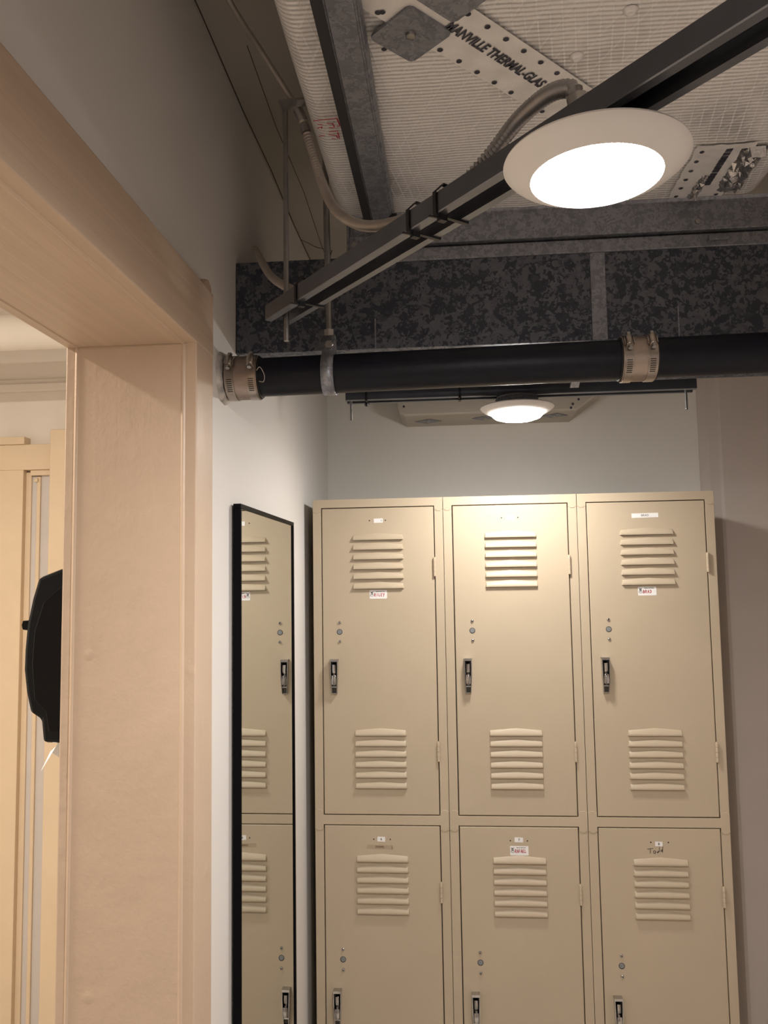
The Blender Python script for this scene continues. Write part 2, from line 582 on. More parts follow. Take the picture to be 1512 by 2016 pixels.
# washroom beyond the doorway
b = nb(); box(b, -2.4, WT, 0.97, 1.07, 0, 2.52)
tag(part('wall_far', b, 'room_white'), 'warm white washroom wall seen through the doorway', kind='structure')
b = nb(); box(b, -2.4, -2.3, YF, 1.07, 0, 2.52)
tag(part('wall_outer', b, 'room_white'), 'outer white wall of the washroom', kind='structure')
b = nb(); box(b, -2.4, WT, YF - 0.1, YF, 0, 2.52)
tag(part('wall_near', b, 'room_white'), 'near white wall of the washroom', kind='structure')
b = nb(); box(b, -2.4, WT + 0.1, YF - 0.1, 1.07, 2.52, 2.62)
tag(part('ceiling', b, 'room_white'), 'white washroom ceiling seen through the doorway', kind='structure')
b = nb(); box(b, WT - 0.0, WT + 0.1, -1.9, YB + 0.6, ZC, 2.52)
tag(part('wall_upper', b, 'room_white'), 'upper strip of wall under the washroom ceiling', kind='structure')
b = nb(); box(b, WT, WT + 0.1, YB + 0.1, 1.07, 0, 2.52)
tag(part('wall_side', b, 'room_white'), 'washroom side wall running on behind the lockers', kind='structure')
b = nb()
rings(b, [Vector((-2.3, 0.50, 2.362)), Vector((WT - 0.002, 0.50, 2.362))], [0.056, 0.056], 28)
tag(part('wrapped_pipe', b, 'room_white', smooth=40, own=(-1.2, 0.5, 2.362)), 'thick white wrapped pipe below the washroom ceiling', 'pipe')
b = nb(); box(b, -2.3, WT, 0.945, 0.97, 2.288, 2.316)
box(b, -2.3, WT, 0.958, 0.97, 2.316, 2.335)
tag(part('trim_1', b, 'room_white', bev=0.003), 'white moulding across the top of the washroom wall', kind='structure')

d2 = thing('door_2', 'beige painted inner door frame seen through the doorway', None, (-1.23, 0.95, 0), kind='structure')
b = nb(); box(b, -1.60, -1.112, 0.935, 0.97, 1.992, 2.086); part('head_casing', b, 'stall', d2, bev=0.002)
b = nb(); box(b, -1.325, -1.223, 0.925, 0.975, 2.086, 2.114); part('cap_block', b, 'stall', d2, bev=0.002)
b = nb(); box(b, -1.40, -1.229, 0.935, 0.97, 0, 1.992); part('casing', b, 'stall', d2, bev=0.002)
b = nb(); box(b, -1.229, -1.208, 0.955, 0.969, 0, 1.985); part('stop', b, 'stall', d2, bev=0.002)
b = nb(); box(b, -1.208, -1.186, 0.962, 0.9695, 0, 1.97); part('jamb', b, 'door_white', d2)
b = nb(); box(b, -1.186, -1.172, 0.952, 0.969, 0, 1.968); part('stop', b, 'stall', d2, bev=0.002)
b = nb(); box(b, -1.172, -1.08, 0.960, 0.9695, 0, 1.972); part('door_panel', b, 'door_white', d2)
b = nb(); box(b, -1.208, -1.11, 0.945, 0.969, 1.972, 1.992); part('head_stop', b, 'stall', d2, bev=0.002)
b = nb(); box(b, -1.112, -1.02, 0.90, 0.97, 0, 2.132); part('post', b, 'stall', d2, bev=0.003)
b = nb(); box(b, -1.193, -1.180, 0.945, 0.953, 1.948, 1.962); part('catch', b, 'stall', d2, bev=0.002)

# ---------------------------------------------------------------- lockers
LW, LT = 0.305, 1.76
LB = LT - 1.46                   # underside of the locker body
LD = 0.362                       # body depth
DX0, DX1 = 0.0222, 0.2828        # door in local x
LV_C, LV_H = 0.1528, 0.0593      # louver centre and half width
GAP = 0.0020

def louver_rows(top):
    return [top - 0.0965 - 0.02255 * k for k in range(6)] + [top - 0.5418 - 0.0233 * k for k in range(6)]

def door_mesh(top, bot, rows):
    bm = nb()
    ch = 0.0013
    xs = [DX0 + ch, LV_C - LV_H + 0.004, LV_C + LV_H - 0.004, DX1 - ch]
    zs = [bot + ch]
    for z in sorted(rows):
        zs += [z - 0.0005, z + 0.010]
    zs.append(top - ch)
    g = [[bm.verts.new((x, 0, z)) for x in xs] for z in zs]
    for i in range(len(zs) - 1):
        for j in range(3):
            if j == 1 and i % 2 == 1:
                continue
            face(bm, [g[i][j], g[i][j + 1], g[i + 1][j + 1], g[i + 1][j]])
    # rolled edge and return flanges
    lo = [(xs[0], zs[0]), (xs[3], zs[0]), (xs[3], zs[-1]), (xs[0], zs[-1])]
    hi = [(DX0, bot), (DX1, bot), (DX1, top), (DX0, top)]
    def ring(p, y): return [bm.verts.new((x, y, z)) for x, z in p]
    A, B, C = ring(lo, 0), ring(hi, ch), ring(hi, 0.018)
    for U, V in ((A, B), (B, C)):
        for k in range(4):
            face(bm, [U[k], U[(k + 1) % 4], V[(k + 1) % 4], V[k]])
    bmesh.ops.remove_doubles(bm, verts=bm.verts, dist=1e-6)
    bmesh.ops.recalc_face_normals(bm, faces=bm.faces)
    # make sure the front looks at -y
    for f in bm.faces:
        f.normal_update()
    fr = [f for f in bm.faces if abs(f.normal.y) > 0.9]
    if fr and fr[0].normal.y > 0:
        bmesh.ops.reverse_faces(bm, faces=bm.faces)
    return to_mesh(bm, 'locker', None, 'door')

def louver_mesh():
    """pressed hood, open below, with a peaked upper edge"""
    bm = nb()
    H = LV_H
    n = 9
    rowsv = []
    for k in range(n):
        t = -1 + 2 * k / (n - 1)
        peak = 0.0165 - 0.0045 * abs(t)
        x_top, x_bot, x_low = t * (H - 0.0048), t * (H - 0.0022), t * (H - 0.0018)
        rowsv.append([(x_top, 0.0002, peak), (x_top, -0.0026, peak - 0.0018), (x_bot, -0.0054, 0.0046), (x_low, -0.0064, 0.0007), (x_low, -0.0059, 0.0), (x_low, -0.0044, 0.0006)])
    cols = [[bm.verts.new(p) for p in r] for r in rowsv]
    for a, c in zip(cols, cols[1:]):
        for j in range(len(a) - 1):
            face(bm, [a[j], a[j + 1], c[j + 1], c[j]])
    for side, col in ((-1, cols[0]), (1, cols[-1])):
        p = [bm.verts.new((side * (H + 0.0004), 0.0002, 0.0002)), bm.verts.new((side * (H - 0.0018), 0.0002, 0.0118))]
        face(bm, [p[0], p[1], col[2], col[3]])
        face(bm, [p[1], col[0], col[1], col[2]])
    bmesh.ops.recalc_face_normals(bm, faces=bm.faces)
    return to_mesh(bm, 'locker', 50, 'louver')

def hinge_mesh():
    bm = nb()
    for k in range(4):
        z = -0.0008 - k * 0.0107
        cyl(bm, (0, -0.0028, z), (0, -0.0028, z - 0.0102), 0.0032, 12)
    cyl(bm, (0, -0.0028, 0.0006), (0, -0.0028, -0.0440), 0.0020, 8)
    box(bm, -0.001, 0.0012, -0.002, 0.004, -0.043, -0.0005)
    return to_mesh(bm, 'locker_edge', 40, 'hinge')

def screw_mesh():
    bm = nb()
    Rm = Matrix.Rotation(PI / 2, 3, 'X')
    lathe(bm, (0, 0, 0), [(0.0038, -0.0002), (0.0036, 0.0012), (0.0024, 0.0024), (0.0012, 0.0026)], 14, 0, Rm)
    lathe(bm, (0, 0, 0), [(0.0013, 0.0027), (0, 0.0020)], 8, 1, Rm)
    return to_mesh(bm, ['chrome', 'hole'], 40, 'screw')

def plug_mesh():
    bm = nb()
    Rm = Matrix.Rotation(PI / 2, 3, 'X')
    lathe(bm, (0, 0, 0), [(0.0066, -0.0001), (0.0066, 0.0003), (0.0056, 0.0003), (0.0054, 0.0001)], 24, 1, Rm)
    lathe(bm, (0, 0, 0), [(0.0054, 0.0001), (0.0048, 0.0007), (0, 0.0008)], 24, 0, Rm)
    return to_mesh(bm, ['plug', 'plug_rim'], 40, 'lock_plug')

def hole_mesh():
    bm = nb()
    Rm = Matrix.Rotation(PI / 2, 3, 'X')
    lathe(bm, (0, 0, 0), [(0.0015, 0.0003), (0, 0.0003)], 12, 0, Rm)
    return to_mesh(bm, 'hole', None, 'screw_hole')

def handle_housing():
    bm = nb()
    # stations down the handle: z, half width, proud
    st = [(0.0, 0.0088, 0.0095), (-0.003, 0.0088, 0.0150), (-0.022, 0.0086, 0.0165), (-0.045, 0.0079, 0.0160), (-0.064, 0.0068, 0.0130), (-0.078, 0.0062, 0.0105)]
    w = 0.0016
    L, Rr = [], []
    for z, h, p in st:
        L.append([bm.verts.new((-h, 0, z)), bm.verts.new((-h, -p, z)), bm.verts.new((-h + w, -p, z)), bm.verts.new((-h + w, -0.002, z))])
        Rr.append([bm.verts.new((h, 0, z)), bm.verts.new((h, -p, z)), bm.verts.new((h - w, -p, z)), bm.verts.new((h - w, -0.002, z))])
    for S in (L, Rr):
        for a, c in zip(S, S[1:]):
            for j in range(3):
                face(bm, [a[j], a[j + 1], c[j + 1], c[j]])
    for a, c, k in zip(L, L[1:], range(9)):
        face(bm, [a[3], Rr[k][3], Rr[k + 1][3], c[3]], 1)
    box(bm, -0.0088, 0.0088, -0.0155, 0, -0.0052, 0.0)
    box(bm, -0.0068, 0.0068, -0.0115, 0, -0.0640, -0.0608)
    box(bm, -0.0062, 0.0062, -0.0085, 0, -0.0780, -0.0762)
    bmesh.ops.recalc_face_normals(bm, faces=bm.faces)
    return to_mesh(bm, ['chrome', 'dark_socket'], 30, 'handle_housing')

def handle_lever():
    bm = nb()
    def slab(sts):
        prev = None
        for z, h, y in sts:
            r = [bm.verts.new(p) for p in ((-h, y + 0.004, z), (-h * 0.75, y, z), (0, y - 0.0012, z), (h * 0.75, y, z), (h, y + 0.004, z))]
            if prev:
                for j in range(4):
                    face(bm, [prev[j], prev[j + 1], r[j + 1], r[j]])
            else:
                face(bm, r)
            prev = r
        face(bm, prev[::-1])
    slab([(-0.0085, 0.0036, -0.0080), (-0.012, 0.0044, -0.0140), (-0.020, 0.0046, -0.0155), (-0.028, 0.0044, -0.0152), (-0.034, 0.0040, -0.0115)])
    slab([(-0.0335, 0.0056, -0.0100), (-0.036, 0.0059, -0.0185), (-0.046, 0.0057, -0.0210), (-0.056, 0.0052, -0.0195), (-0.0595, 0.0048, -0.0130)])
    bmesh.ops.recalc_face_normals(bm, faces=bm.faces)
    return to_mesh(bm, 'chrome', 35, 'handle_lever')

def handle_socket():
    bm = nb()
    box(bm, -0.0050, 0.0050, -0.0065, -0.001, -0.0755, -0.0645)
    return to_mesh(bm, 'dark_socket', None, 'handle_socket')

ME = dict(louver=louver_mesh(), hinge=hinge_mesh(), screw=screw_mesh(), plug=plug_mesh(), hole=hole_mesh(),
          housing=handle_housing(), lever=handle_lever(), socket=handle_socket())
T1, B1 = -0.0215, -0.7170
T2, B2 = -0.7418, -1.4380
R1 = louver_rows(0.0)
R2 = louver_rows(-0.7228)
ME['door_u'] = door_mesh(T1, B1, R1)
ME['door_l'] = door_mesh(T2, B2, R2)

def notch(x0, x1, z, dz, s):
    """stepped lower edge of a frame joint"""
    m = (x0 + x1) / 2
    w = (x1 - x0)
    return [(x0, z), (x0 + 0.22 * w, z), (x0 + 0.22 * w, z + s * dz), (x1 - 0.22 * w, z + s * dz), (x1 - 0.22 * w, z), (x1, z)]

def locker(i, label):
    x0 = i * LW
    t = thing('metal_locker', label, 'locker', (x0, 0, 0), 'lockers standing in a row')
    W1 = LW - 0.0007
    e = 0.0004
    def fx(a, c, d): return (x0 + a, d, LT + c)
    # carcass
    b = nb()
    s = 0.0012
    box(b, x0 + e, x0 + e + s, 0.001, LD, LB, LT - 0.0005)
    box(b, x0 + W1 - s, x0 + W1, 0.001, LD, LB, LT - 0.0005)
    box(b, x0 + e, x0 + W1, LD - s, LD, LB, LT - 0.0005)
    box(b, x0 + e, x0 + W1, 0.001, LD, LT - 0.0020, LT - 0.0006)
    box(b, x0 + e, x0 + W1, 0.03, LD, LT - 0.7300, LT - 0.7288)
    box(b, x0 + e, x0 + W1, 0.001, LD, LB, LB + 0.0014)
    part('carcass', b, 'locker', t)
    for lx in (0.02, LW - 0.05):
        for ly in (0.02, LD - 0.05):
            b = nb(); box(b, x0 + lx, x0 + lx + 0.03, ly, ly + 0.03, 0.0, LB); part('leg', b, 'locker', t)
    # face frame
    for a0, a1 in ((e, DX0 - GAP), (DX1 + GAP, W1)):
        b = nb(); box(b, x0 + a0, x0 + a1, 0.0006, 0.016, LB, LT - 0.0245)
        part('stile', b, 'locker', t, bev=0.0009)
    b = nb()
    zt = -0.0286
    poly = [(e, 0)] + notch(e, DX0 - GAP, zt, 0.0028, -1) + [(DX0 - GAP, T1 + GAP), (DX1 + GAP, T1 + GAP)] + notch(DX1 + GAP, W1, zt, 0.0028, -1) + [(W1, 0)]
    prism(b, poly, fx, -0.0006, 0.0150)
    part('top_rail', b, 'locker', t, bev=0.0007)
    b = nb()
    za, zb = -0.7088, -0.7502
    up = notch(e, DX0 - GAP, za, 0.0026, 1)
    up2 = notch(DX1 + GAP, W1, za, 0.0026, 1)
    lo = notch(e, DX0 - GAP, zb, 0.0026, -1)
    lo2 = notch(DX1 + GAP, W1, zb, 0.0026, -1)
    poly = up + [(DX0 - GAP, B1 - GAP), (DX1 + GAP, B1 - GAP)] + up2 + lo2[::-1] + [(DX1 + GAP, T2 + GAP), (DX0 - GAP, T2 + GAP)] + lo[::-1]
    prism(b, poly, fx, -0.0006, 0.0150)
    part('middle_rail', b, 'locker', t, bev=0.0007)
    b = nb(); box(b, x0 + e, x0 + W1, 0.0004, 0.016, LB, LT + B2 - GAP)
    part('bottom_rail', b, 'locker', t, bev=0.0007)
    out = []
    for which, (top, rows, off) in enumerate(((T1, R1, 0.0), (T2, R2, -0.7230))):
        d = put('door', ME['door_u' if which == 0 else 'door_l'], t, (0, -0.0004, LT))
        for z in rows:
            put('louver', ME['louver'], d, (LV_C, 0, z))
        for z in (-0.1392, -0.5552):
            put('hinge', ME['hinge'], d, (0.2835, -0.0005, z + off))
        hz = off * 1.0 - (0.002 if which else 0)
        put('screw', ME['screw'], d, (0.0612, 0, -0.2862 + hz), 'chrome dome screw')
        put('lock_plug', ME['plug'], d, (0.0612, 0, -0.3075 + hz), 'round grey plug in the lock hole')
        put('screw', ME['screw'], d, (0.0616, 0, -0.3298 + hz), 'chrome dome screw')
        put('handle_housing', ME['housing'], d, (0.0492, 0, -0.3688 + hz), 'chrome handle housing')
        put('handle_lever', ME['lever'], d, (0.0492, 0, -0.3688 + hz), 'chrome handle lever')
        put('handle_socket', ME['socket'], d, (0.0492, 0, -0.3688 + hz), 'dark socket under the handle')
        if not (i == 2 and which == 0):
            hy = -0.0512 if which == 0 else -0.7712
            for hx in (0.1338, 0.1712):
                put('screw_hole', ME['hole'], d, (hx, 0, hy))
        out.append(d)
    return t, out

# ---- stickers (paper with its print, one mesh each, in the door's own coordinates)
STROKES = {
    'R': [[(0, 0), (0, 1)], [(0, 1), (0.5, 0.95), (0.55, 0.65), (0.1, 0.5), (0.6, 0)]],
    'I': [[(0.2, 0), (0.25, 1)]],
    'L': [[(0.1, 1), (0.05, 0.05), (0.6, 0.1)]],
    'E': [[(0.55, 0.95), (0.05, 1), (0.05, 0), (0.6, 0.05)], [(0.05, 0.5), (0.45, 0.52)]],
    'Y': [[(0, 1), (0.3, 0.5)], [(0.65, 1), (0.2, -0.1)]],
    'B': [[(0.05, -0.1), (0.05, 1)], [(0.05, 1), (0.5, 0.9), (0.5, 0.6), (0.1, 0.5), (0.6, 0.4), (0.6, 0.1), (0.0, 0.0)]],
    'A': [[(0, 0), (0.3, 1), (0.6, 0)], [(0.12, 0.38), (0.5, 0.38)]],
    'D': [[(0.05, -0.05), (0.05, 1), (0.5, 0.85), (0.62, 0.5), (0.45, 0.1), (0.05, 0.0)]],
    'F': [[(0.55, 1), (0.05, 0.95), (0.05, 0)], [(0.05, 0.5), (0.45, 0.55)]],
}
def hand(bm, word, x, z, h, adv, w, mi, y=-0.0006):
    for k, ch in enumerate(word):
        st = [[(x + k * adv + a * h * 0.72, z + c * h + random.uniform(-.03, .03) * h) for a, c in s] for s in STROKES[ch]]
        ribbon(bm, st, w, lambda a, c: (a, y, c), mi)

def card(bm, x0, x1, z0, z1, r=0.0, y=-0.0004, mi=0, tilt=0.0):
    cx, cz = (x0 + x1) / 2, (z0 + z1) / 2
    pts = []
    if r:
        for (px, pz, a0) in ((x1 - r, z1 - r, 0), (x0 + r, z1 - r, 90), (x0 + r, z0 + r, 180), (x1 - r, z0 + r, 270)):
            for k in range(4):
                a = math.radians(a0 + 30 * k)
                pts.append((px + r * math.cos(a), pz + r * math.sin(a)))
    else:
        pts = [(x1, z1), (x0, z1), (x0, z0), (x1, z0)]
    c, s = math.cos(tilt), math.sin(tilt)
    pts = [(cx + (a - cx) * c - (d - cz) * s, cz + (a - cx) * s + (d - cz) * c) for a, d in pts]
    prism(bm, pts, lambda a, d, q: (a, q, d), 0.0, y, mi)

def sticker(name, door, bm, mats, label):
    me = to_mesh(bm, mats, None, name)
    return put(name, me, door, (0, 0, 0), label)

def number_label(door, n, x0, x1, z0, z1, tx, label, tilt=0.0, mats=('paper', 'ink')):
    b = nb(); card(b, x0, x1, z0, z1, tilt=tilt)
    text_faces(b, n, 0.0072, lambda a, c: (tx + a, -0.0006, (z0 + z1) / 2 + c), 1, bold=0.00012)
    sticker('number_label', door, b, list(mats), label)

def name_badge(door, word, x0, z1, w, h, label, flip=0.0):
    b = nb()
    card(b, x0, x0 + w, z1 - h, z1, 0.0016)
    Y = -0.0006
    f = lambda a, c: (a, Y, c)
    # crest: chequered shield over a ring, two crossed strokes on top
    cx, cz = x0 + 0.0054, z1 - 0.0072
    for r in range(4):
        for k in range(4):
            if (r + k) % 2 == 0:
                u, v = (k - 1.5) * 0.0014, (r - 1.5) * 0.0014
                q = [(u + dx, v + dz) for dx, dz in ((0, 0.00105), (-0.00105, 0), (0, -0.00105), (0.00105, 0))]
                ca = math.radians(20)
                face(b, [b.verts.new(f(cx + a * math.cos(ca) - c * math.sin(ca), cz + a * math.sin(ca) + c * math.cos(ca))) for a, c in q], 1)
    ribbon(b, [[(cx - 0.0036, cz + 0.0040), (cx + 0.0010, cz + 0.0016)], [(cx + 0.0036, cz + 0.0040), (cx - 0.0010, cz + 0.0016)]], 0.0008, f, 1)
    ring = [(cx + 0.0037 * math.cos(a), cz - 0.0046 + 0.0021 * math.sin(a)) for a in [2 * PI * k / 18 for k in range(19)]]
    ribbon(b, [ring], 0.0007, f, 2)
    text_faces(b, 'Seattle Golf Club', 0.0031, lambda a, c: (x0 + 0.0245 + a, Y, z1 - 0.0032 + c), 1, bold=0.00005, xs=0.95)
    n = len(word)
    adv = 0.0252 / max(n, 5)
    hand(b, word, x0 + 0.0112, z1 - 0.0140, 0.0066, adv, 0.0011, 3)
    sticker('name_badge', door, b, ['paper', 'ink', 'ink_grey', 'red_ink'], label)

t1, (d11, d12) = locker(0, 'beige two-door metal locker nearest the mirror, taped and red-lettered name labels')
t2, (d21, d22) = locker(1, 'middle beige two-door metal locker, red name badge on its lower door only')
t3, (d31, d32) = locker(2, 'rightmost beige two-door metal locker with black name inked on its lower door')

number_label(d11, '1', 0.1442, 0.1652, -0.0566, -0.0466, 0.1618, 'small white number label', 0.02, ('paper', 'ink_grey'))
name_badge(d11, 'RILEY', 0.1320, -0.2125, 0.0404, 0.0198, 'white badge with red handwriting')
number_label(d21, '2', 0.1449, 0.1625, -0.0566, -0.0460, 0.1530, 'small white number label', 0.02, ('paper', 'ink_grey'))
b = nb(); card(b, 0.1215, 0.1808, -0.0578, -0.0476, tilt=0.01)
text_faces(b, 'BRAD', 0.0068, lambda a, c: (0.1512 + a, -0.0006, -0.0527 + c), 1, bold=0.00004)
sticker('name_label', d31, b, ['paper', 'ink_grey'], 'long white printed name label')
name_badge(d31, 'BRAD', 0.1288, -0.2135, 0.0406, 0.0198, 'white badge with red handwriting')

number_label(d12, '6', 0.1419, 0.1594, -0.7762, -0.7657, 0.1508, 'small white number label', -0.04)
b = nb(); card(b, 0.1180, 0.1762, -0.7920, -0.7835, tilt=-0.02, y=-0.0003)
text_faces(b, 'DANIEL', 0.0058, lambda a, c: (0.1475 + a, -0.0005, -0.7878 + c), 1, bold=0.0001)
# lifted right end of the tape
p = [b.verts.new(q) for q in ((0.1735, -0.0004, -0.7840), (0.1762, -0.0040, -0.7850), (0.1772, -0.0044, -0.7905), (0.1735, -0.0004, -0.7922))]
face(b, p)
sticker('name_tape', d12, b, ['tape', 'tape_ink'], 'beige tape with peeling end')
number_label(d22, '7', 0.1432, 0.1617, -0.7745, -0.7642, 0.1528, 'small white number label', -0.03)
name_badge(d22, 'RAFAEL', 0.1326, -0.7826, 0.0404, 0.0200, 'white badge with red handwriting')
number_label(d32, '8', 0.1429, 0.1587, -0.7795, -0.7698, 0.1508, 'small white number label', -0.02)
b = nb()
def ink(strokes):
    ribbon(b, [[(0.1258 + a * 0.0335, -0.7950 + c * 0.0150) for a, c in st_] for st_ in strokes], 0.00105, lambda a, c: (a, -0.0005, c))
ink([[(0.0, 0.62), (0.18, 0.68), (0.36, 0.74)], [(0.19, 0.70), (0.19, 0.35), (0.16, 0.0)]])
ink([[(0.45 + 0.075 * math.cos(a), 0.23 + 0.19 * math.sin(a)) for a in [2 * PI * k / 12 for k in range(13)]]])
ink([[(0.74, 0.35), (0.66, 0.30), (0.61, 0.15), (0.66, 0.12), (0.75, 0.32), (0.77, 0.95)], [(0.97, 0.52), (0.90, 0.54), (0.85, 0.34), (0.90, 0.32), (0.97, 0.46), (0.99, 1.0), (0.96, 0.18)]])
sticker('marker_writing', d32, b, ['ink'], 'black marker handwriting')

# ---------------------------------------------------------------- mirror
mz0, mz1, my0, my1 = 0.42, 1.694, -0.621, -0.194
m = thing('wall_mirror', 'tall black-framed mirror on the white wall beside the lockers', 'mirror', (-0.013, (my0 + my1) / 2, mz0))
fw = 0.0075
for nm, a in (('frame_rail', (my0, my1, mz1 - fw, mz1)), ('frame_rail', (my0, my1, mz0, mz0 + fw)),
              ('frame_stile', (my0, my0 + fw * 0.6, mz0 + fw, mz1 - fw)), ('frame_stile', (my1 - fw, my1, mz0 + fw, mz1 - fw))):
    b = nb(); box(b, -0.0188, -0.006, *a)
    part(nm, b, 'black', m, bev=0.0008)
b = nb(); box(b, -0.0150, -0.0086, my0 + 0.003, my1 - 0.003, mz0 + 0.003, mz1 - 0.003)
part('glass', b, 'mirror', m)
b = nb(); box(b, -0.0219, -0.0150, my0 + 0.02, my1 - 0.02, mz0 + 0.02, mz1 - 0.02)
part('backing', b, 'black', m)

# ---------------------------------------------------------------- lamps
def disc_lamp(c, lens, label, strut_z, group='round ceiling lamps', tilt=None, bulge=0.0050):
    D = 0.0735
    o = thing('ceiling_lamp', label, 'lamp', c, group)
    b = nb()
    lathe(b, c, [(0.030, 0.004), (D - 0.003, 0.0022), (D - 0.0006, 0.0010), (D, -0.0006), (D - 0.0012, -0.0022), (0.067, -0.0066), (0.0550, -0.0126), (0.0520, -0.0136), (0.0508, -0.0126)], 72, 0, tilt)
    part('trim_ring', b, 'trim_lamp', o, 40)
    b = nb()
    lathe(b, c, [(0.0511, -0.0124), (0.0495, -0.0124 - 0.30 * bulge), (0.0450, -0.0124 - 0.58 * bulge), (0.035, -0.0124 - 0.82 * bulge), (0.020, -0.0124 - 0.96 * bulge), (0, -0.0124 - bulge)], 60, 0, tilt)
    part('lens', b, lens, o, 60, 'glowing white lens')
    b = nb()
    h = strut_z - c[2]
    lathe(b, c, [(0.042, 0.001), (0.042, h * 0.72), (0.0405, h * 0.78), (0.0405, h - 0.0008), (0, h - 0.0008)], 40)
    part('can', b, 'can', o, 40)
    b = nb()
    for k in range(28):
        a = 2 * PI * k / 28
        p = Vector(c) + Vector((math.cos(a) * 0.0420, math.sin(a) * 0.0420, 0.004))
        cyl(b, p, p + Vector((0, 0, h * 0.62)), 0.0010, 6)
    part('cooling_ribs', b, 'can', o)
    return o
S1Z, S2Z = 1.9184, 1.9336
disc_lamp((0.4451, -1.2282, 1.9019), 'lens_a', 'large lit round lamp close overhead, under the slanting steel rail', S1Z)
disc_lamp((0.4608, -0.2495, 1.9114), 'lens_b', 'small-looking lit round lamp above the lockers, below the black pipe', S2Z, bulge=0.0140)
disc_lamp((0.62, -2.60, 1.915), 'lens_fill', 'unseen round fill lamp added behind the viewer', S1Z + 0.0)  # added for fill light, out of view
disc_lamp((-1.15, -0.95, 2.480), 'lens_d', 'warm lit round lamp on the washroom ceiling', 2.52)

# ---------------------------------------------------------------- strut rails
def strut(name, p0, p1, zbot, label, h=0.0205, w=0.0375, group='slotted steel support rails'):
    """C channel, open side down, with rolled lips"""
    p0, p1 = Vector((*p0, zbot)), Vector((*p1, zbot))
    d = (p1 - p0).normalized()
    s = d.cross(Vector((0, 0, 1))).normalized()
    o = thing(name, label, 'rail', tuple(p0), group)
    t = 0.0025
    prof = [(-w / 2, 0.001), (-w / 2, h), (w / 2, h), (w / 2, 0.001), (w / 2 - 0.001, 0), (w / 2 - 0.0095, 0), (w / 2 - 0.0095, 0.0075),
            (w / 2 - 0.0095 + t, 0.0075), (w / 2 - 0.0095 + t, t), (w / 2 - t, t), (w / 2 - t, h - t), (-w / 2 + t, h - t), (-w / 2 + t, t),
            (-w / 2 + 0.0095 - t, t), (-w / 2 + 0.0095 - t, 0.0075), (-w / 2 + 0.0095, 0.0075), (-w / 2 + 0.0095, 0), (-w / 2 + 0.001, 0)]
    b = nb()
    A = [b.verts.new(p0 + s * a + Vector((0, 0, c))) for a, c in prof]
    B = [b.verts.new(p1 + s * a + Vector((0, 0, c))) for a, c in prof]
    n = len(prof)
    for k in range(n):
        face(b, [A[k], A[(k + 1) % n], B[(k + 1) % n], B[k]])
    face(b, A[::-1]); face(b, B)
    bmesh.ops.recalc_face_normals(b, faces=b.faces)
    part('channel', b, 'strut', o)
    return o, d, s
def ext(p, q, t): return (p[0] + (q[0] - p[0]) * t, p[1] + (q[1] - p[1]) * t)
A0, A1 = (0.1011, -0.8212), (0.5275, -1.3494)
s1, sd1, ss1 = strut('strut_rail', ext(A0, A1, -0.012), ext(A0, A1, 1.9), S1Z, 'slanting slotted steel rail carrying the large lamp')
s2, sd2, ss2 = strut('strut_rail', (0.1157, -0.2495), (0.8080, -0.2495), S2Z, 'level slotted steel rail above the lockers carrying the far lamp')

# ---------------------------------------------------------------- foil-faced duct overhead
FX0, FX1, FY1, FZ = 0.150, 0.815, -0.612, 2.16
fd = thing('foil_insulated_duct', 'wide silver foil-wrapped duct running overhead towards the viewer', 'duct', (0.48, -1.9, FZ))
b = nb()
prof = []
for cx, cz, a0 in ((FX0 + 0.022, FZ + 0.022, 180), (FX1 - 0.03, FZ + 0.03, 270)):
    r = 0.022 if a0 == 180 else 0.03
    for k in range(7):
        a = math.radians(a0 + 15 * k)
        prof.append((cx + r * math.cos(a), cz + r * math.sin(a)))
prof += [(FX1, FZ + 0.20), (FX0, FZ + 0.20)]
ny = 90
rows = []
nx = 40
def foil_prof():
    out = []
    for a, c in prof[:7]: out.append((a, c))
    for k in range(1, nx):
        out.append((FX0 + 0.022 + (FX1 - 0.052 - FX0) * k / nx, FZ))
    for a, c in prof[7:]: out.append((a, c))
    return out
FP = foil_prof()
from mathutils import noise as mnoise
for j in range(ny + 1):
    y = FY1 - (2.2) * (j / ny) ** 1.3
    row = []
    for a, c in FP:
        dz = 0.0
        if c < FZ + 0.03:
            dz = 0.0022 * mnoise.noise(Vector((a * 9, y * 9, 0))) + 0.0010 * mnoise.noise(Vector((a * 30, y * 30, 3)))
        row.append(b.verts.new((a, y, c + dz)))
    rows.append(row)
n = len(FP)
for r0, r1 in zip(rows, rows[1:]):
    for k in range(n):
        face(b, [r0[k], r0[(k + 1) % n], r1[(k + 1) % n], r1[k]])
face(b, rows[0]); face(b, rows[-1][::-1])
bmesh.ops.recalc_face_normals(b, faces=b.faces)
part('foil_jacket', b, 'foil', fd, 50)

TD = Vector((0.692, 0.722, 0)).normalized()       # taped seam direction
TU = Vector((0.722, -0.692, 0))
TC = Vector((0.388, -0.985, FZ))
def on_seam(a, c, off=0.004): return TC + TD * a + TU * c - Vector((0, 0, off))
b = nb()
for k in range(24):
    a0, a1 = -0.20 + 0.45 * k / 24, -0.20 + 0.45 * (k + 1) / 24
    q = [(a0, -0.036), (a1, -0.036 + random.uniform(-.0008, .0008)), (a1, 0.038), (a0, 0.038)]
    face(b, [b.verts.new(on_seam(u, v, 0.0032)) for u, v in q])
bmesh.ops.remove_doubles(b, verts=b.verts, dist=0.001)
tp = part('foil_tape', b, 'foil_tape', fd, label='wide silver seam tape with printing')
b = nb()
text_faces(b, 'MANVILLE THERMAL-GLAS', 0.019, lambda a, c: on_seam(a - 0.005, c + 0.004, 0.0042), 0, xs=0.72, bold=0.0006)
part('printed_lettering', b, 'print', tp, label='dark printed lettering')
